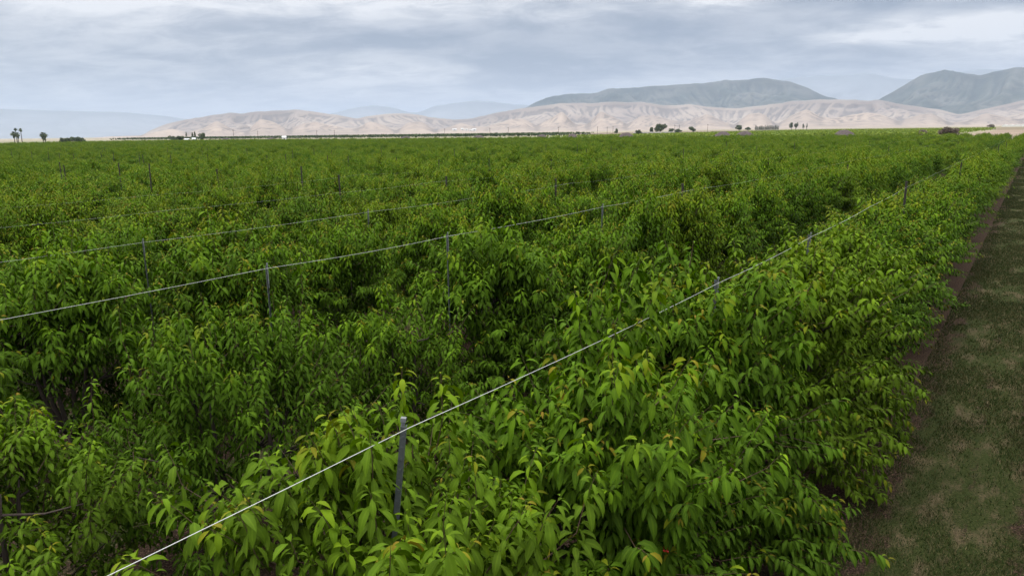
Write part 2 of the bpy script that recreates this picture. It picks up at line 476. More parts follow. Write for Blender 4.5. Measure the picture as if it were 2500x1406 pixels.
gr = MIX(SMOOTH(mid, 0.46, 0.66), grass, dry)
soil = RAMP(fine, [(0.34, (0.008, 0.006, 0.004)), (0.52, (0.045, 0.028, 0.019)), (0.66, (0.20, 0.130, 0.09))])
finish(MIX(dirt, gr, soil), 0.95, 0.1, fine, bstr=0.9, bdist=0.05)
sheet('orchard_floor', row_x(104)-3, 80, -30, Y_END+3, -0.02, m_floor)

m_dirt = new_mat('pale_dirt')
p = POS(); n = NOISE(VSCALE(p, (1, 1, 0)), 0.5, 6, 0.65)
finish(RAMP(n, [(0.35, (0.20, 0.17, 0.125)), (0.6, (0.36, 0.30, 0.23))]), 0.95, 0.1)
sheet('dirt_road', -1400, 300, Y_END+3, 330, -0.02, m_dirt)
def field_mat(name, a, b, sc=0.05):
    m = new_mat(name); p = POS(); n = NOISE(VSCALE(p, (0.4, 1.6, 0)), sc, 5, 0.65)
    finish(MIX(SMOOTH(n, 0.35, 0.65), (*a, 1), (*b, 1)), 0.95, 0.1); return m
sheet('scrub_field', -1900, -270, 330, 700, -0.03, field_mat('scrub', (0.13, 0.15, 0.065), (0.26, 0.23, 0.16), 0.03))
sheet('brown_field', -850, 420, 990, 1900, -0.03, field_mat('brown_soil', (0.15, 0.115, 0.08), (0.22, 0.185, 0.12), 0.015))
sheet('fallow_field', -1000, 500, 1900, 3400, -0.035, field_mat('fallow', (0.20, 0.19, 0.11), (0.27, 0.23, 0.16), 0.01))
sheet('ploughed_field', -38, 420, 330, 985, -0.03, field_mat('ploughed', (0.17, 0.125, 0.10), (0.33, 0.26, 0.20), 0.05))
sheet('pale_track', -900, 420, 3400, 3560, -0.035, field_mat('pale_track', (0.50, 0.46, 0.38), (0.56, 0.50, 0.42)))

# ------------------------------------------------------------------ hills
def ridge(name, prof, r0, r1, r2, mat, lam=520.0, amp=0.55, jag=0.05, daz=0.10, nr=110, seed=0.0, power=1.25, low=0.0, extra=None):
    az0, az1 = prof[0][0], prof[-1][0]
    az = np.arange(az0, az1+daz/2, daz); na = len(az)
    el = np.interp(az, [q[0] for q in prof], [q[1] for q in prof])
    # soften the corners of the outline, then roughen it a little
    k = np.hanning(9); k /= k.sum(); elp = np.pad(el, 4, mode='edge'); el = np.convolve(elp, k, 'valid')
    rr = np.concatenate([np.linspace(r0, r1, nr), np.linspace(r1, r2, nr//4)[1:]])
    A, Rr = np.meshgrid(np.radians(az), rr, indexing='ij')
    E_ = np.repeat(el[:, None], len(rr), 1)
    Hc = r1*np.tan(np.radians(E_)) + CAM_H
    t = (Rr-r0)/(r1-r0)
    up = np.clip(t, 0, 1)
    base = np.where(t <= 1, (1-low)*up**power + low*up, 1-((t-1)/((r2-r1)/(r1-r0)))**1.5)
    X = np.sin(A)*Rr; Y = np.cos(A)*Rr
    arc = A*r1
    wx = fbm(arc/lam*0.7+seed, Rr/lam*0.5+3, 3)*1.6; wy = fbm(arc/lam*0.7+40+seed, Rr/lam*0.5, 3)*1.6
    g1 = ridged(arc/lam+wx+seed, Rr/(lam*2.6)+wy, 5, 0.52)          # spurs that run down towards the plain
    g2 = ridged(arc/lam*2.7+wx*1.6+seed*2, Rr/(lam*1.5)+wy, 4, 0.55)
    big = fbm(arc/(lam*3)+seed*3, Rr/(lam*3), 3)
    mod = np.maximum(np.clip(4*up*(1-up), 0, 1)**0.55, 0.09*(up > 0.5))
    hgt = Hc*base*(1 - amp*mod*(1.0-g1)*1.5 - 0.35*amp*mod*(1-g2)) + Hc*mod*0.32*(big-0.5)
    hgt = hgt*(1 + jag*(g1-0.6)*(1-mod))
    edge = np.clip(np.minimum(A-np.radians(az0), np.radians(az1)-A)/np.radians(1.2), 0, 1)
    Z = np.maximum(hgt, -0.5*(up < 0.02)) * edge**0.5 - 0.4
    Z[:, 0] = -2; Z[:, -1] = -2
    verts = np.stack([X, Y, Z], -1).reshape(-1, 3)
    nR = len(rr); i = np.arange(na-1)[:, None]*nR; j = np.arange(nR-1)[None, :]
    b = (i+j).reshape(-1); quads = np.stack([b, b+1, b+nR+1, b+nR], -1)
    # gully attribute: where the slope is hollow
    lap = np.zeros_like(Z)
    lap[2:-2, 2:-2] = (Z[4:, 2:-2]+Z[:-4, 2:-2]+Z[2:-2, 4:]+Z[2:-2, :-4])/4 - Z[2:-2, 2:-2]
    lap = np.clip(lap/(Hc.mean()*0.012), -1, 1)
    me = mesh_np(name, verts, quads, smooth=True, attrs={'gully_shade': lap.ravel(), 'level': (up*np.minimum(base, 1)).ravel()})
    o = obj(name, me, mat); tag(o, kind='structure')
    return o, (az, rr, Z)

def hill_mat(name, light, dark, scrub, hi0, hi1, nscale=0.0012):
    m = new_mat(name)
    gy = ATTR('gully_shade'); lv = ATTR('level'); p = POS()
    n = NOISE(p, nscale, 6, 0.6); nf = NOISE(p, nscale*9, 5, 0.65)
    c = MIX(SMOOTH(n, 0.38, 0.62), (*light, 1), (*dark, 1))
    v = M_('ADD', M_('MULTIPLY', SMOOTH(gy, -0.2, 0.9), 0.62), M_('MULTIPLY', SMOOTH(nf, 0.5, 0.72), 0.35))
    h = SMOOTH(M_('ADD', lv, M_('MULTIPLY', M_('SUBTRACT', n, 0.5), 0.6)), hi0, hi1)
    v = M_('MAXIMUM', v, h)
    c = MIX(M_('MINIMUM', v, 1.0), c, (*scrub, 1))  # scrub growth and painted shade share this darker gully tone
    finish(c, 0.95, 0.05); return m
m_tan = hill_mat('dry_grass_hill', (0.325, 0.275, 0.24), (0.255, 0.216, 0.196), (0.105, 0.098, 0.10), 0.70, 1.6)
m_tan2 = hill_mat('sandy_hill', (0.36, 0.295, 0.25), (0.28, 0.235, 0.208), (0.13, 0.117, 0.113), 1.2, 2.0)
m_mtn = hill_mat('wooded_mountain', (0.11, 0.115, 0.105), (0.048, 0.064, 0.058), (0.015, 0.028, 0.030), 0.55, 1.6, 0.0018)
m_far = hill_mat('far_mountain', (0.23, 0.25, 0.28), (0.20, 0.22, 0.25), (0.16, 0.18, 0.20), 0.4, 1.0)  # pale bluish colour paints in part of the distance haze
FRONT = [(-63.6, 0.02), (-63.13, 0.1), (-61.49, 0.85), (-60.13, 1.21), (-58.2, 1.54), (-55.94, 1.71), (-54.2, 1.97), (-51.28, 1.81), (-49.19, 1.49), (-47.98, 1.18), (-47.04, 1.41), (-45.48, 1.55), (-43.91, 1.54), (-42.34, 1.27), (-40.76, 1.04), (-39.15, 1.11), (-37.54, 1.46), (-35.61, 1.84), (-33.37, 2.12), (-31.14, 2.15), (-27.98, 2.3), (-24.87, 2.03), (-21.81, 1.81), (-18.83, 1.54), (-15.98, 1.96), (-13.23, 2.14), (-10.56, 2.01), (-9.26, 1.83), (-7.98, 1.59), (-5.5, 1.12), (-4.51, 0.75), (-3.18, 1.05), (-1.04, 1.63), (4, 1.9), (12, 1.6)]
MTN_A = [(-38.5, 0.4), (-36.58, 1.45), (-34.65, 1.95), (-34.01, 2.35), (-32.73, 2.85), (-29.56, 2.98), (-28.62, 3.26), (-26.44, 3.21), (-24.9, 3.39), (-21.88, 3.51), (-20.1, 3.49), (-18.08, 3.77), (-16.95, 3.84), (-15.52, 3.48), (-13.82, 2.76), (-12.69, 2.16), (-10.51, 1.39), (-8, 0.4)]
MTN_B = [(-13.5, 0.4), (-10.5, 1.33), (-9.27, 1.96), (-8.08, 2.69), (-6.93, 3.44), (-5.53, 3.71), (-4.35, 3.49), (-3.65, 3.35), (-2.77, 3.48), (-1.91, 3.61), (-1.26, 3.57), (0.83, 3.39), (8, 3.2), (14, 2.0)]
FAR_C = [(-82, 1.2), (-76, 1.7), (-70.92, 1.88), (-67.57, 1.77), (-63.96, 1.7), (-61.43, 1.44), (-60.13, 1.21), (-53.13, 0.86), (-49.49, 1.59), (-48.25, 1.91), (-46.69, 2.11), (-45.15, 1.95), (-43.91, 1.54), (-43.12, 1.53), (-42.0, 2.04), (-40.4, 2.27), (-38.8, 2.44), (-37.21, 2.33), (-35.61, 2.03), (-31.14, 1.99), (-18.9, 2.92), (-15.24, 3.52), (-13.33, 3.59), (-11.21, 3.58), (-9.92, 3.58), (-8.63, 3.25), (-7.38, 3.06), (-3.45, 3.62), (-1.24, 3.4), (8, 3.0)]
FOOT = [(-66, 0.02)] + [(a, e*(0.42+0.22*math.sin(a*1.7)+0.12*math.sin(a*4.1+1))) for a, e in [(q*1.0, float(np.interp(q, [z[0] for z in FRONT], [z[1] for z in FRONT]))) for q in range(-63, 13)]]
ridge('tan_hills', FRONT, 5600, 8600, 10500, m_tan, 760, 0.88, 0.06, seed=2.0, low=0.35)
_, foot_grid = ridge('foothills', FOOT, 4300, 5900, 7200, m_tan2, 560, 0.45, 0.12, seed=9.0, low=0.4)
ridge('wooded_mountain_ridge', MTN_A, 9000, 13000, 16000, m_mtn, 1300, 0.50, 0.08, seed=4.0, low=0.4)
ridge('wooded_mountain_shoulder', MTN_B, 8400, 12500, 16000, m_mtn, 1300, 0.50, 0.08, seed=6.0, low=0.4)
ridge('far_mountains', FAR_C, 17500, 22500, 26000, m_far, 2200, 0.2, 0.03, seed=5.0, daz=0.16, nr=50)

# ------------------------------------------------------------------ cherry trees
TREE_RNG = random.Random(3)
def variants(prefix, n, **kw):
    out = []
    for i in range(n):
        me, cl = crown_mesh(prefix, 100+i*7+hash_(prefix), **{k: (v[i % len(v)] if isinstance(v, (list, tuple)) else v) for k, v in kw.items()})
        out.append((me, trunk_mesh(prefix+'_trunk', 50+i, cl, kw.get('seg', 4) >= 3)))
    return out
def hash_(s): return sum(ord(c) for c in s) % 97
NEARV = variants('near_crown', 6, H=[3.95, 3.85, 4.0, 3.8, 3.9, 3.95], ncl=[86, 80, 88, 78, 84, 90], spc=11, seg=4, hw=1.58, hl=1.8, lstep=0.0245, lsize=[0.19, 0.175, 0.19, 0.175, 0.185, 0.175], bronze=[1.2, 0.5, 1.0, 0.4, 0.8, 1.4])
YOUNGV = variants('young_crown', 2, H=3.4, hw=1.5, hl=1.75, ncl=66, spc=10, seg=4, lstep=0.022, spread=1.0, lsize=0.135, upright=1.5, bronze=0.5)
MIDV = variants('mid_crown', 5, H=[3.95, 3.85, 4.0, 3.8, 3.9], ncl=80, spc=11, seg=2, hw=1.30, hl=1.72, z0=1.15, skirt=0.04, lstep=0.026, lsize=0.18, aoff=-0.11, bronze=[1.0, 0.4, 0.8, 0.4, 1.2])
FARV = variants('far_crown', 5, H=[3.95, 3.8, 4.05, 3.85, 3.9], ncl=60, spc=10, seg=1, hw=1.15, hl=1.70, spread=0.85, z0=1.3, skirt=0.03, lstep=0.055, lsize=0.23, aoff=-0.20, bronze=0.8, twigs=False)

ORD = ['', 'first', 'second', 'third', 'fourth', 'fifth', 'sixth', 'seventh', 'eighth', 'ninth', 'tenth', 'eleventh', 'twelfth', 'thirteenth', 'fourteenth', 'fifteenth', 'sixteenth', 'seventeenth', 'eighteenth', 'nineteenth', 'twentieth']
TENS = {20: 'twenty', 30: 'thirty', 40: 'forty'}
def ordn(i):
    if i <= 20: return ORD[i]
    if i % 10 == 0: return {30: 'thirtieth', 40: 'fortieth'}[i]
    return TENS[i//10*10] + '-' + ORD[i % 10]
rows = {}
for d, k, i, x, y in sorted(near, key=lambda q: q[4]): rows.setdefault(k, []).append((x, y, i, d))
LOWTREES = {(1, 0), (1, 1), (1, 2)}
HS = {(0, 0): 0.98, (0, 1): 1.03, (0, 2): 1.0, (0, 3): 0.98}
for k, lst in rows.items():
    for j, (x, y, i, d) in enumerate(lst):
        g = random.Random(k*131+i*17+5)
        young = (k, j) in LOWTREES
        if young: v = YOUNGV[(i+k) % 2]; look = 'smaller upright cherry tree'
        elif d < 17: v = NEARV[g.randrange(6)]; look = None
        elif d < 42: v = MIDV[g.randrange(5)]; look = None
        else: v = FARV[g.randrange(5)]; look = None
        s = g.uniform(0.92, 1.05); sz = HS.get((k, j), (g.uniform(0.93, 1.05) if k in (1, 2) else g.uniform(0.80, 1.03))*(1 if d < 60 else 0.96))
        t = empty('cherry_tree', (x+g.uniform(-.15, .15), y, 0), g.choice([0, math.pi])+g.uniform(-.35, .35), (s*(1.12 if k == 0 else 1.0), s*1.02, sz))
        obj('trunk', v[1], m_bark, t)
        obj('crown', v[0], [m_leaf, m_twig], t)
        rowt = 'row right of the aisle' if k < 0 else '%s row left of the aisle' % ordn(k+1)
        if not look: look = 'leafy cherry tree'
        tag(t, '%s, %s along %s' % (look, ordn(j+1), rowt), 'tree', 'cherry trees in the orchard rows')

# cherries on the nearest trees
def cherries(n, seed):
    g = np.random.default_rng(seed); mb = MB()
    for i in range(n):
        c = Vector(g.normal(0, 0.02, 3)); b = len(mb.v); r = 0.0115
        for a in range(5):
            th = math.pi*a/4
            for q in range(7): 
                ph = 2*math.pi*q/7; mb.v.append((c.x+r*math.sin(th)*math.cos(ph), c.y+r*math.sin(th)*math.sin(ph), c.z+r*math.cos(th)*(1-0.15*(a == 0))))
        for a in range(4):
            for q in range(7): mb.f.append((b+a*7+q, b+a*7+(q+1) % 7, b+(a+1)*7+(q+1) % 7, b+(a+1)*7+q))
        mb.tube([c+Vector((0, 0, r*0.85)), c+Vector((0.004, 0.003, 0.045))], 0.0012, 3, False)
    return mb.mesh('cherries', True)
near_roots = [o for o in C.objects if o.name.startswith('cherry_tree') and math.hypot(o.location.x, o.location.y) < 9]
cm = [cherries(3, 1), cherries(2, 2)]
for ti, t in enumerate(near_roots):
    g = random.Random(ti+77)
    for q in range(7):
        a = g.uniform(0, 6.28); z = g.uniform(1.6, 3.1); r = g.uniform(1.05, 1.45)
        o = obj('cherry', cm[q % 2], m_cherry, t); o.location = (math.cos(a)*r, math.sin(a)*r*1.1, z)

# the rest of the orchard: one uncountable mass, crowns of the far kind set on a grid of points
far_xy = [(x, y) for d, k, i, x, y in far if k <= 103 and rng.random() > 0.08]
pts = np.array([(x + rng.uniform(-.2, .2), y, 0.0) for x, y in far_xy])
pm = bpy.data.meshes.new('far_orchard'); pm.vertices.add(len(pts)); pm.vertices.foreach_set('co', pts.astype(np.float32).ravel()); pm.update()
fo = bpy.data.objects.new('far_orchard', pm); C.objects.link(fo)
tag(fo, 'wide mass of green cherry orchard stretching back to the dirt road', 'orchard', kind='stuff')
src = bpy.data.collections.new('far_crown_kinds')
for me, tm in FARV:
    src.objects.link(bpy.data.objects.new('far_crown', me))
ng = bpy.data.node_groups.new('far_orchard', 'GeometryNodeTree'); cur = ng
ng.interface.new_socket('Geometry', in_out='INPUT', socket_type='NodeSocketGeometry')
ng.interface.new_socket('Geometry', in_out='OUTPUT', socket_type='NodeSocketGeometry')
gi = N('NodeGroupInput'); go = N('NodeGroupOutput')
ci = N('GeometryNodeCollectionInfo'); ci.inputs['Collection'].default_value = src
ci.inputs['Separate Children'].default_value = True; ci.inputs['Reset Children'].default_value = True
mp = N('GeometryNodeMeshToPoints'); L(gi.outputs[0], mp.inputs[0])
ip = N('GeometryNodeInstanceOnPoints'); L(mp.outputs[0], ip.inputs['Points']); L(ci.outputs[0], ip.inputs['Instance'])
ip.inputs['Pick Instance'].default_value = True
ri = N('FunctionNodeRandomValue', data_type='INT'); ri.inputs[4].default_value = 0; ri.inputs[5].default_value = len(FARV)-1
L(ri.outputs[2], ip.inputs['Instance Index'])
rv = N('FunctionNodeRandomValue', data_type='FLOAT_VECTOR'); rv.inputs[0].default_value = (0, 0, 0); rv.inputs[1].default_value = (0, 0, 6.28); rv.inputs['Seed'].default_value = 4
L(rv.outputs[0], ip.inputs['Rotation'])
rs = N('FunctionNodeRandomValue', data_type='FLOAT_VECTOR'); rs.inputs[0].default_value = (0.85, 0.85, 0.62); rs.inputs[1].default_value = (1.1, 1.1, 0.90); rs.inputs['Seed'].default_value = 9
L(rs.outputs[0], ip.inputs['Scale'])
L(ip.outputs[0], go.inputs[0])
md = fo.modifiers.new('rows of trees', 'NODES'); md.node_group = ng
fo.data.materials.append(m_leaf)

# ------------------------------------------------------------------ posts and wires
def channel(w, d, th):   # open C-profile outline
    return [(-w, -d), (w, -d), (w, -d+th), (-w+th, -d+th), (-w+th, d-th), (w, d-th), (w, d), (-w, d)]
def line_post_meshes():
    mb = MB(); mb.prism(channel(0.024, 0.020, 0.004), 0, 4.25)
    # hooks and raised holes rims up the web
    for q in range(9):
        z = 4.17 - q*0.085
        mb.box((-0.0255, 0, z), (0.006, 0.016, 0.022)); 
        mb.box((0.027, 0.018, z-0.03), (0.012, 0.006, 0.012))
    body = mb.mesh('post_body')
    mb = MB(); mb.box((0.045, 0.012, 4.13), (0.022, 0.026, 0.26)); mb.box((0.045, 0.012, 4.275), (0.034, 0.038, 0.03)); mb.box((0.030, 0.012, 4.20), (0.03, 0.016, 0.03)); mb.box((0.045, 0.012, 3.97), (0.014, 0.016, 0.08))
    return body, mb.mesh('post_clip')
lp_body, lp_clip = line_post_meshes()
def tall_post_meshes():
    mb = MB(); mb.tube([(0, 0, 0), (0, 0, 4.5)], [0.045, 0.042], 8)
    body = mb.mesh('tall_post')
    mb = MB(); mb.tube([(0, 0, 4.5), (0, 0, 4.54)], [0.052, 0.046], 8); cap = mb.mesh('cap')
    return body, cap
tp_body, tp_cap = tall_post_meshes()
POSTS = {0: [(-2.9, 4.24), (3.34, 4.21), (9.46, 4.15), (14.5, 4.16), (20.5, 4.19), (27.2, 4.26)],
         1: [(-0.8, 4.38), (6.05, 4.36), (10.0, 4.33), (16.0, 4.33), (22.0, 4.34)],
         2: [(1.0, 4.2), (7.0, 4.18), (13.0, 4.2), (18.0, 4.22), (23.0, 4.28)],
         3: [(5.0, 4.2), (10.5, 4.2), (16.5, 4.22), (21.5, 4.28)]}
cnt = {}
for k, lst in POSTS.items():
    for j, (y, z) in enumerate(lst[:-1]):
        if y > 16 or k == 3: continue
        t = empty('trellis_post', (row_x(k), y, 0), R(12 if k == 0 else -8), (1.0, 1.0, z/4.25) if k == 0 and j == 1 else (0.75, 0.75, z/4.25) if k == 0 else (0.48, 0.48, z/4.25))
        if k == 0 and j == 1:      # the nearest post leans
            t.location = (row_x(k)-0.42, y-0.30, 0); t.rotation_euler = Vector((0.42, 0.30, 4.2)).to_track_quat('Z', 'Y').to_euler()
        obj('post_body', lp_body, m_post, t); obj('wire_clip', lp_clip, m_clip, t)
        n_ = 'one' if True else ''
        cnt[k] = cnt.get(k, 0)+1
        tag(t, 'thin grey slotted post under the %s row wire, %s along it' % (ordn(k+1), ordn(cnt[k])), 'post', 'thin grey trellis posts')
PLANES = [(22.2, 11), (47.0, 26), (72.0, 34), (97.0, 12), (116.0, 8)]
pg = random.Random(21)
for pi_, (yy, kmax) in enumerate(PLANES):
    for k in range(0, kmax):
        if pi_ >= 2 and pg.random() < 0.35: continue
        y = yy + pg.uniform(-1.6, 1.6); hh = pg.uniform(0.97, 1.04) if pi_ == 0 else pg.uniform(0.86, 0.94)
        if k == 0 and pi_ == 0: y, hh = 27.2, 0.965
        if k == 1 and pi_ == 0: y, hh = 21.2, 1.0
        q = project((row_x(k), y, 4.5))
        if not q or q[0] < -5 or q[0] > 2505: continue
        t = empty('end_post', (row_x(k), y, 0), 0, (0.85, 0.85, hh)); t.rotation_euler = (R(pg.uniform(-1.3, 1.3)), R(pg.uniform(-1.5, 1.5)), 0)
        obj('post_body', tp_body, m_tall, t)
        if pi_ == 0: obj('cap', tp_cap, m_tall, t)
        tag(t, 'tall dark post, %s row left of the aisle, %s line of posts back' % (ordn(k+1), ordn(pi_+1)), 'post', 'tall dark posts rising above the trees')
for k in range(0, 5):
    x = row_x(k)
    pp = POSTS.get(k, [(1.0, 4.25), (7.0, 4.2), (13.0, 4.22), (18.0, 4.25), (22.4, 4.4)])
    pp = [(-12, 4.3)] + pp + [(29, 4.25), (35, 4.25), (41, 4.26), (47, 4.30), (54, 4.26), (60, 4.25), (66, 4.26), (72, 4.3), (84, 4.27), (97, 4.3), (130, 4.3), (180, 4.3)]
    pts_ = []
    for (y0, z0), (y1, z1) in zip(pp[:-1], pp[1:]):
        for s_ in range(6):
            u_ = s_/6; sag = 0.028*4*u_*(1-u_)
            pts_.append((x + (0.06 if k < 3 else 0.05), y0+(y1-y0)*u_, z0+(z1-z0)*u_ - sag - 0.03))
    wr = [0.0025, 0.0026, 0.0020, 0.0013, 0.0009][k]
    mb = MB(); mb.tube(pts_, [wr if p_[1] < 24 else wr*0.5 for p_ in pts_], 5)
    o = obj('trellis_wire', mb.mesh('wire', True), m_wire)
    tag(o, 'thin white wire strung on posts above the %s row left of the grass aisle' % ordn(k+1), 'wire', 'white trellis wires')

# ------------------------------------------------------------------ grass in the aisle
def grass_mesh(n, x0, x1, ya, yb, hmin, hmax, seed):
    g = np.random.default_rng(seed)
    y = ya + (yb-ya)*g.random(n)**2.4; x = g.uniform(x0, x1, n)
    keep = fbm(x*0.9+5, y*0.45+2, 4) + g.normal(0, 0.09, n) > 0.42
    x, y = x[keep], y[keep]; n = len(x)
    h = g.uniform(hmin, hmax, n); a = g.random(n)*6.28; lean = g.normal(0, 0.5, (n, 2))*h[:, None]
    w = (0.0022+0.00032*np.maximum(y, 0))*g.uniform(0.7, 1.4, n)
    b1 = np.stack([x-np.cos(a)*w, y-np.sin(a)*w, np.full(n, -0.02)], -1); b2 = np.stack([x+np.cos(a)*w, y+np.sin(a)*w, np.full(n, -0.02)], -1)
    tp = np.stack([x+lean[:, 0], y+lean[:, 1], h-0.02], -1)
    v = np.stack([b1, b2, tp], 1).reshape(-1, 3); t = np.arange(3*n).reshape(-1, 3)
    return mesh_np('grass', v, tris=t, attrs={'rnd': np.repeat(g.random(n), 3)})
m_grass = new_mat('aisle_grass')
gc = RAMP(ATTR('rnd'), [(0.0, (0.014, 0.032, 0.005)), (0.55, (0.038, 0.058, 0.011)), (0.8, (0.085, 0.078, 0.030)), (1.0, (0.20, 0.17, 0.09))])
finish(gc, 0.7, 0.2, trans=gc, transf=0.25)
gm = grass_mesh(380000, -1.75, 1.15, 5.0, 160, 0.02, 0.075, 3)
tag(obj('aisle_grass', gm, m_grass), 'short dark and dry grass covering the aisle between rows', 'grass', kind='stuff')

# ------------------------------------------------------------------ beyond the orchard
def place(az, r): return (math.sin(R(az))*r, math.cos(R(az))*r)
m_heap = new_mat('dark_mulch')
p = POS(); n = NOISE(p, 3.0, 6, 0.7)
finish(RAMP(n, [(0.35, (0.055, 0.045, 0.045)), (0.65, (0.14, 0.115, 0.11))]), 0.95, 0.1, n, bstr=0.8, bdist=0.2)
def heap(az, top, wid, label, y=312.0):
    x = math.tan(R(az))*y; nr_, na_ = 14, 40
    g = random.Random(int(az*100)); vs = [(0, 0, top)]; fs = []
    for i in range(1, nr_+1):
        for j in range(na_):
            a = 2*math.pi*j/na_; t = i/nr_
            nz = float(fbm(np.array([math.cos(a)*2+az+t*3]), np.array([math.sin(a)*2+t*3]), 3)[0])-0.5
            r = wid/2*t*(1+0.22*nz); z = top*(math.cos(t*math.pi/2)**1.25)*(1+0.18*nz*math.sin(t*math.pi)) if i < nr_ else 0
            vs.append((math.cos(a)*r, math.sin(a)*r*0.8, max(z, 0)-(0.05 if i == nr_ else 0)))
    for j in range(na_): fs.append((0, 1+j, 1+(j+1) % na_))
    for i in range(nr_-1):
        for j in range(na_):
            a = 1+i*na_+j; b = 1+i*na_+(j+1) % na_; fs.append((a, a+na_, b+na_, b))
    me = bpy.data.meshes.new('heap'); me.from_pydata(vs, [], fs); me.update(); me.polygons.foreach_set('use_smooth', [True]*len(fs))
    o = obj('mulch_heap', me, m_heap); o.location = (x, y, 0); tag(o, label, 'heap', 'dark heaps along the orchard edge')
HEAPS = [(-27.0, 4.9, 15, 'wide dark heap at the orchard edge left of the big farmyard tree'), (-19.8, 4.9, 14, 'dark heap at the orchard edge, left one of the touching pair'),
         (-18.2, 4.95, 15, 'dark heap at the orchard edge, right one of the touching pair'), (-11.4, 5.0, 15, 'rounded dark heap alone before the bright green vineyard'),
         (-31.2, 4.5, 13, 'low dark heap at the left end of the bright green vineyard'), (-33.6, 4.4, 12, 'low grey heap two heaps left of the vineyard end'),
         (-38.6, 4.3, 15, 'low grey heap before the white hillside buildings'), (-44.3, 4.25, 15, 'low grey heap at the orchard edge under the sandy slopes'),
         (-54.3, 4.2, 18, 'low grey heap right of the small white farmhouse'), (-57.5, 4.2, 16, 'low grey heap nearest the small white farmhouse'),
         (0.25, 5.4, 16, 'big brown heap at the far end of the grass aisle')]
for az, top, wid, lab in HEAPS: heap(az, top, wid, lab)

# vineyards and far orchard blocks: hedge rows of leaf faces
def leafmat(name, a, b):
    m = new_mat(name); c = MIX(ATTR('rnd'), (*a, 1), (*b, 1)); finish(c, 0.6, 0.2, trans=c, transf=0.3); return m
m_vine = leafmat('vine_leaves', (0.10, 0.165, 0.012), (0.20, 0.27, 0.03))
m_block = leafmat('dark_orchard_leaves', (0.025, 0.05, 0.015), (0.07, 0.105, 0.035))
m_core = simple('vine_core', (0.02, 0.035, 0.01), 0.9, 0.1)
def hedge_block(name, x0, x1, y0, y1, step, h, mat, label, cat, seed, size=0.55, dens=1.6):
    g = np.random.default_rng(seed); P = []
    ys = np.arange(y0, y1, step)
    for yi, y in enumerate(ys):
        n = int((x1-x0)*dens*(1.0 if yi < 14 else 0.5))
        P.append(np.stack([g.uniform(x0, x1, n), y + g.normal(0, 0.35, n), h*(1-0.75*g.random(n)**2.0)], -1))
    P = np.concatenate(P); n = len(P); s = size*g.uniform(0.6, 1.4, n)
    a = norm(g.normal(0, 1, (n, 3))); b = norm(np.cross(a, g.normal(0, 1, (n, 3))))
    v = np.stack([P-a*s[:, None]-b*s[:, None]*.6, P+a*s[:, None]-b*s[:, None]*.6, P+a*s[:, None]+b*s[:, None]*.6, P-a*s[:, None]+b*s[:, None]*.6], 1).reshape(-1, 3)
    v[:, 2] = np.maximum(v[:, 2], 0.02)
    me = mesh_np(name, v, np.arange(4*n).reshape(-1, 4), attrs={'rnd': np.repeat(g.random(n), 4)})
    tag(obj(name, me, mat), label, cat, kind='stuff')
hedge_block('vineyard', -262, -40, 400, 985, 6.0, 3.0, m_vine, 'bright green vineyard rows beyond the orchard edge', 'vineyard', 1, 0.45, 3.2)
hedge_block('orchard_block', -1500, -470, 700, 840, 12.0, 3.3, m_block, 'dark green line of orchard below the pale hills', 'orchard', 2, 1.1, 0.9)

m_dtree = leafmat('distant_tree_leaves', (0.055, 0.088, 0.045), (0.14, 0.17, 0.095))
m_dry = leafmat('dry_bush_leaves', (0.12, 0.10, 0.075), (0.24, 0.20, 0.155))
def leaf_cloud(name, centres, radii, n, size, seed):
    g = np.random.default_rng(seed); cs = np.array(centres, float); rs = np.array(radii, float)
    if rs.ndim == 1: rs = np.stack([rs]*3, -1)
    ci_ = g.integers(0, len(cs), n); d = norm(g.normal(0, 1, (n, 3)))*(g.uniform(0.25, 1, n)**0.5)[:, None]
    P = cs[ci_] + d*rs[ci_]; s = size*g.uniform(0.6, 1.4, n)
    a = norm(g.normal(0, 1, (n, 3))); b = norm(np.cross(a, g.normal(0, 1, (n, 3))))
    v = np.stack([P-a*s[:, None], P-b*s[:, None]*.6, P+a*s[:, None], P+b*s[:, None]*.6], 1).reshape(-1, 3)
    return mesh_np(name, v, np.arange(4*n).reshape(-1, 4), attrs={'rnd': np.repeat(g.random(n), 4)})
def broad_tree(az, r, h, w_, label, seed, mat=None, group=None, name='broadleaf_tree', cat='tree'):
    g = random.Random(seed); x, y = place(az, r); t = empty(name, (x, y, 0)); tag(t, label, cat, group)
    mb = MB(); mb.tube([(0, 0, 0), (0.1, 0, h*0.3), (0, 0.1, h*0.6)], [h*0.035, h*0.025, h*0.012], 7)
    cs, rs = [], []
    for i in range(9):
        a = g.uniform(0, 6.28); q = g.uniform(0, 0.34)*w_
        c_ = (math.cos(a)*q, math.sin(a)*q, g.uniform(0.38, 0.80)*h); cs.append(c_); rs.append((w_*g.uniform(.16, .25), w_*g.uniform(.16, .25), h*g.uniform(.14, .22)))
        mb.tube([(0, 0, h*0.3), tuple(Vector(c_)*0.8), c_], [h*0.015, h*0.01, h*0.004], 4, False)
    obj('trunk', mb.mesh('trunk'), m_bark, t); obj('crown', leaf_cloud('crown', cs, rs, 1500, w_*0.045, seed), mat or m_dtree, t)
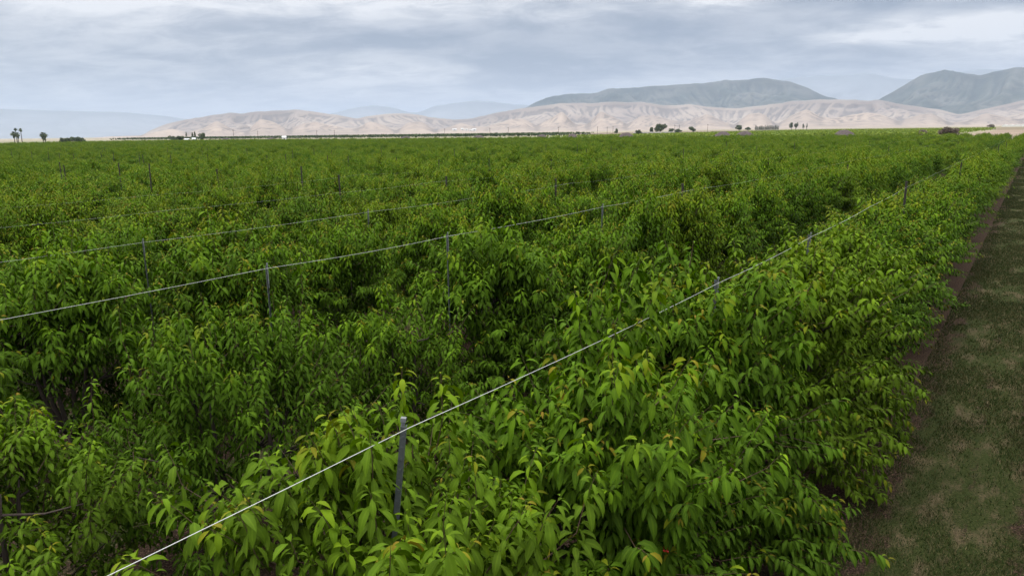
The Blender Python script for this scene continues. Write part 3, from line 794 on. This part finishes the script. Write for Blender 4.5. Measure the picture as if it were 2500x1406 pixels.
def cypress(az, r, h, w_, label, seed, group=None):
    x, y = place(az, r); t = empty('cypress_tree', (x, y, 0)); tag(t, label, 'tree', group)
    mb = MB(); mb.tube([(0, 0, 0), (0, 0, h*0.8)], [h*0.025, h*0.006], 6)
    obj('trunk', mb.mesh('trunk'), m_bark, t)
    cs = [(0, 0, h*z) for z in (0.2, 0.38, 0.56, 0.74, 0.9)]; rs = [(w_*.5*q, w_*.5*q, h*0.13) for q in (0.8, 1, 0.85, 0.6, 0.3)]
    obj('crown', leaf_cloud('crown', cs, rs, 500, w_*0.11, seed), m_dtree, t)
def palm(az, r, h, cw, label, seed, skirt=0.5):
    g = random.Random(seed); x, y = place(az, r); t = empty('palm_tree', (x, y, 0)); tag(t, label, 'palm tree', 'palms on the left horizon')
    mb = MB(); mb.tube([(0, 0, 0), (0.15, 0, h*0.4), (0.1, 0.1, h-0.8)], [0.42, 0.28, 0.24], 8); obj('trunk', mb.mesh('trunk'), m_bark, t)
    vs, fs = [], []
    for i in range(64):
        a = g.uniform(0, 6.28); e = g.uniform(-1.2, 1.3)*(1.0); l_ = cw/2*g.uniform(0.8, 1.1)
        o_ = Vector((0.1, 0.1, h-0.8)); d = Vector((math.cos(a)*math.cos(e), math.sin(a)*math.cos(e), math.sin(e)*0.8)); s_ = Vector((-math.sin(a), math.cos(a), 0))
        b = len(vs)
        for q, wd in ((0.05, 0.06), (0.45, 0.28), (0.75, 0.42), (1.0, 0.10)):
            c_ = o_ + d*l_*q + Vector((0, 0, -0.35*l_*q*q)); vs += [tuple(c_-s_*wd*l_*.6), tuple(c_+s_*wd*l_*.6)]
        for q in range(3): fs.append((b+2*q, b+2*q+1, b+2*q+3, b+2*q+2))
    if skirt:
        for i in range(34):
            a = g.uniform(0, 6.28); z = h-0.9-g.uniform(0, skirt); rr_ = g.uniform(.5, .95)
            b = len(vs); c_, s_ = Vector((math.cos(a)*rr_, math.sin(a)*rr_, z)), Vector((-math.sin(a), math.cos(a), 0))*.35
            vs += [tuple(c_-s_), tuple(c_+s_), tuple(c_*1+Vector((0, 0, -1.3))+s_*.6), tuple(c_+Vector((0, 0, -1.3))-s_*.6)]; fs.append((b, b+1, b+2, b+3))
    me = bpy.data.meshes.new('fronds'); me.from_pydata(vs, [], fs); me.update()
    a_ = me.attributes.new('rnd', 'FLOAT', 'POINT'); a_.data.foreach_set('value', [g.random() for _ in vs])
    obj('crown', me, m_dtree, t)
palm(-70.29, 760, 14.9, 3.6, 'tallest thin palm standing in the palm group', 1, 0.0)
palm(-70.02, 770, 14.6, 4.2, 'thin palm at the right of the palm group', 2, 0.0)
palm(-70.42, 745, 11.4, 6.2, 'stocky palm at the left of the palm group', 3, 3.5)
palm(-70.22, 750, 10.8, 5.0, 'shorter palm in the middle of the palm group', 4, 3.0)
palm(-68.86, 740, 10.4, 6.0, 'bushy palm standing alone, the left trunk of a close pair', 5, 4.5)
palm(-68.74, 748, 10.2, 5.6, 'bushy palm standing alone, the right trunk of a close pair', 6, 4.5)
broad_tree(-67.83, 700, 6.8, 5, 'small dark round tree right of the palms', 11)
for i, (az, h, w_, l) in enumerate([(-67.55, 6.3, 9, 'low spreading tree at the left of the dark clump by palms'), (-67.2, 6.9, 10, 'taller tree in the middle of the dark clump by palms'), (-66.85, 6.8, 10, 'low tree at the right of the dark clump by palms')]):
    broad_tree(az, 700, h, w_, l, 20+i)
broad_tree(-61.0, 780, 6.6, 9, 'round dark tree furthest left by the small farmhouse', 31)
broad_tree(-60.55, 790, 6.6, 11, 'low round tree beside the small white farmhouse', 32)
cypress(-60.12, 780, 9.6, 2.6, 'single narrow cypress behind the small farmhouse', 33)
cypress(-59.72, 785, 9.4, 3.2, 'left cypress of the close pair at the farmhouse', 34)
cypress(-59.55, 785, 10.0, 3.2, 'right cypress of the close pair at the farmhouse', 35)
broad_tree(-59.12, 790, 9.2, 9, 'dark bushy tree just right of the farmhouse cypresses', 36)
m_white = simple('white_painted_wall', (0.75, 0.75, 0.73), 0.6); m_roof = simple('pale_metal_roof', (0.55, 0.56, 0.57), 0.45, 0.5)
m_glass = simple('dark_window', (0.03, 0.035, 0.04), 0.2, 0.5)
def house(az, r, wx, wy, h, label, name='farmhouse', cat='building', z=0.0, rz=None, group=None, nwin=3):
    x, y = place(az, r); t = empty(name, (x, y, z), -R(az) if rz is None else rz); tag(t, label, cat, group)
    obj('wall', MB().box((0, 0, h*0.35), (wx, wy, h*0.7)).mesh('wall'), m_white, t)
    mb = MB(); e = 0.25; b = [(-wx/2-e, -wy/2-e, h*.7), (wx/2+e, -wy/2-e, h*.7), (wx/2+e, wy/2+e, h*.7), (-wx/2-e, wy/2+e, h*.7), (-wx/2-e, 0, h), (wx/2+e, 0, h)]
    mb.v = b; mb.f = [(0, 1, 5, 4), (2, 3, 4, 5), (0, 4, 3), (1, 2, 5), (0, 3, 2, 1)]
    obj('roof', mb.mesh('roof'), m_roof, t)
    for i in range(nwin):
        o = obj('window', MB().box((0, 0, 0), (wx/nwin*0.35, 0.06, h*0.25)).mesh('window'), m_glass, t); o.location = (-wx/2+wx/nwin*(i+.5), -wy/2-0.031, h*0.38)
house(-60.12, 720, 3.6, 4, 3.9, 'small white farmhouse with pale roof left of the cypress pair')
house(-59.65, 722, 2.8, 3.4, 4.5, 'white shed below the pair of farmhouse cypresses', 'shed')
house(-53.4, 735, 4, 4, 4.9, 'tiny white shed in the dark orchard line', 'shed', nwin=1)
# farmyard
broad_tree(-24.45, 900, 14.5, 17, 'big dark tree rising over the farmyard wall', 41)
broad_tree(-25.1, 905, 10.0, 9, 'smaller dark tree left of the big farmyard tree', 42)
broad_tree(-26.05, 800, 6.5, 8, 'low brown-green bush left of the long white wall', 43)
broad_tree(-27.75, 900, 8.8, 7, 'small dark bush above the wide heap', 44)
broad_tree(-23.62, 880, 8.0, 9, 'round dark bush at the right end of the wall', 45)
broad_tree(-23.1, 880, 6.6, 10, 'low green bush right of the round farmyard bush', 46)
broad_tree(-22.0, 1100, 9.5, 14, 'low grey tree among the farmyard vehicles', 47)
t = empty('packing_shed', place(-24.9, 860)+(0,), R(25)); tag(t, 'long low white farm building behind the bright vineyard', 'building')
obj('wall', MB().box((0, 0, 1.5), (46, 8, 3.0)).mesh('wall'), m_white, t); obj('roof', MB().box((0, 0, 3.15), (47, 9.5, 0.28)).mesh('roof'), m_roof, t)
for i in range(9):
    o = obj('bay_opening', MB().box((0, 0, 0), (2.6, 0.06, 2.0)).mesh('bay'), m_glass, t); o.location = (-20+i*5, -4.031, 1.15)
def car(az, r, col, label, rz=0.3, big=False):
    x, y = place(az, r); t = empty('parked_truck' if big else 'parked_car', (x, y, 0), rz, (1.5, 1.2, 1.5) if big else (1.1, 1.1, 1.1)); tag(t, label, 'truck' if big else 'car')
    m = simple('car_paint', col, 0.3, 0.5)
    prof = [(-2.2, .35), (2.2, .35), (2.25, .85), (1.2, 1.0), (0.6, 1.5), (-1.2, 1.5), (-1.9, 1.0), (-2.25, .9)]
    me = bpy.data.meshes.new('body'); n_ = len(prof)
    me.from_pydata([(a, -.85, b) for a, b in prof]+[(a, .85, b) for a, b in prof], [], [tuple(range(n_)), tuple(range(2*n_-1, n_-1, -1))]+[(i, i+n_, (i+1) % n_+n_, (i+1) % n_) for i in range(n_)]); me.update()
    obj('body', me, m, t)
    obj('window', MB().box((-.3, 0, 1.2), (1.5, 1.74, .32), top=(.8, 1)).mesh('glass'), m_glass, t)
    for sx in (-1.4, 1.4):
        for sy in (-.8, .8):
            w_ = obj('wheel', MB().tube([(0, -.1, 0), (0, .1, 0)], .34, 12).mesh('wheel'), m_glass, t); w_.location = (sx, sy, .34)
car(-22.55, 850, (.7, .7, .7), 'white vehicle parked beside the low green bush', .2)
car(-21.15, 860, (.04, .04, .05), 'dark vehicle parked left of the white van', .1)
car(-20.95, 865, (.75, .75, .75), 'white van parked at the vineyard edge', 1.2)
car(-20.2, 870, (.05, .05, .06), 'long dark truck at the right end of the farmyard', .3, True)
# trees further right
broad_tree(-18.62, 1300, 11.5, 15, 'round green tree left of the row of cypresses', 51)
broad_tree(-18.0, 1350, 8.0, 14, 'low flat green tree beside the round one', 52)
cg = random.Random(8)
for i in range(22):
    az = -17.45 + i*0.075 + cg.uniform(-.012, .012)
    cypress(az, 1900, cg.uniform(9, 13), 3.6, 'slim cypress in the windbreak, %s tree from its left end' % ordn(i+1), 60+i, 'windbreak cypresses')
broad_tree(-14.95, 1850, 19, 13, 'tall grey-green tree at the right of the windbreak', 53)
broad_tree(-14.65, 1860, 20, 11, 'tallest leaning tree beside the windbreak end', 54)
broad_tree(-14.15, 1850, 16, 7, 'narrow tree standing free right of the windbreak', 55)
broad_tree(-13.9, 1860, 17, 5, 'last thin tree right of the windbreak', 56)
broad_tree(-4.9, 345, 5.6, 9, 'brown-grey round bush at the end of the vineyard', 57, m_dry, name='round_bush', cat='bush')
broad_tree(-6.45, 420, 4.6, 7, 'small pale grey bush left of the brown bush', 58, m_dry, name='round_bush', cat='bush')
broad_tree(-2.6, 1500, 6.5, 18, 'flat low bush in the brown field at right', 59, m_dry, name='round_bush', cat='bush')
# white buildings on the hill foot
az_, rr_, Zg = foot_grid
def foot_z(az, r):
    return float(Zg[np.argmin(abs(az_-az)), np.argmin(abs(rr_-r))])
for az, r, wx, h, lab in [(-40.47, 4700, 30, 13, 'left white building of the cluster at the hill foot'), (-39.87, 4720, 18, 13, 'small square white building second in the hillside cluster'),
                          (-39.55, 4690, 22, 10, 'lower white building in the middle of the hillside cluster'), (-39.2, 4700, 18, 10, 'narrow white building left of the largest one'), (-38.93, 4720, 26, 16, 'largest white building at the right of the hillside cluster')]:
    house(az, r, wx, 16, h, lab, 'warehouse', z=max(foot_z(az, r), 0)+2, group='white buildings at the hill foot', nwin=1)
# greenhouse strip
t = empty('greenhouse', place(-0.9, 2350)+(0,), 0.0); tag(t, 'long white greenhouse roof on the plain at far right', 'greenhouse')
obj('wall', MB().box((20, 0, 2.2), (130, 50, 4.4)).mesh('wall'), m_white, t)
mb = MB()
for i in range(10):
    b = len(mb.v); x0_ = -45+i*13.0
    mb.v += [(x0_, -25, 4.42), (x0_+6.5, -25, 6.2), (x0_+13, -25, 4.42), (x0_, 25, 4.42), (x0_+6.5, 25, 6.2), (x0_+13, 25, 4.42)]
    mb.f += [(b, b+1, b+4, b+3), (b+1, b+2, b+5, b+4), (b, b+2, b+1), (b+3, b+4, b+5)]
obj('roof', mb.mesh('roof'), m_white, t)

# utility poles
m_wood = simple('weathered_pole_wood', (0.09, 0.075, 0.065), 0.85, 0.2)
mb = MB(); mb.tube([(0, 0, 0), (0, 0, 10.5)], [.20, .15], 8); pole_me = mb.mesh('pole')
mb = MB(); mb.box((0, -.17, 9.7), (2.4, .12, .16)); arm_me = mb.mesh('arm')
mb = MB(); mb.tube([(0, 0, 0), (0, 0, .25)], [.07, .05], 6); ins_me = mb.mesh('insulator')
for i, (az, r, s_, where) in enumerate([(-56.95, 820, 1.15, 'right of the small farmhouse'), (-55.25, 830, 1.0, 'second to the right of the farmhouse'), (-51.0, 840, .95, 'under the left sandy hillside'), (-49.7, 840, 1.0, 'under the left sandy hillside, the right one of two'),
        (-41.25, 860, 1.0, 'left of the white hillside buildings'), (-37.7, 870, 1.0, 'right of the white hillside buildings'), (-36.25, 860, 1.05, 'against the pale slope before the hollow'), (-32.3, 880, 1.0, 'above the left end of the vineyard'),
        (-29.25, 900, 1.0, 'left of the wide heap'), (-28.5, 905, .95, 'just left of the wide heap'), (-28.05, 910, 1.0, 'nearest the wide heap'), (-23.35, 930, 1.1, 'right of the big farmyard tree'), (-23.0, 935, 1.1, 'second right of the big farmyard tree'), (-20.9, 940, 1.1, 'over the white van')]):
    t = empty('utility_pole', place(az, r)+(0,), -R(az)+0.5, (1, 1, s_)); tag(t, 'wooden utility pole with crossarm standing %s' % where, 'pole', 'utility poles across the plain')
    obj('pole', pole_me, m_wood, t); a_ = obj('crossarm', arm_me, m_wood, t)
    for sx in (-1.05, -.4, .4, 1.05):
        o = obj('insulator', ins_me, m_clip, a_); o.location = (sx, -.17, 9.78)

# ------------------------------------------------------------------ haze
HZ = 4.9e-5
m_haze = new_mat('haze_air')
pv = N('ShaderNodeVolumePrincipled'); pv.inputs['Color'].default_value = (0.545, 0.645, 0.81, 1); pv.inputs['Density'].default_value = HZ; pv.inputs['Anisotropy'].default_value = 0.0
ho = N('ShaderNodeOutputMaterial'); L(pv.outputs[0], ho.inputs['Volume'])
hz = obj('haze', MB().box((-3000, 16500, 774), (66100, 39200, 1550)).mesh('haze'), m_haze)
tag(hz, kind='stuff'); tag(hz, 'pale blue haze filling the valley air', 'haze')
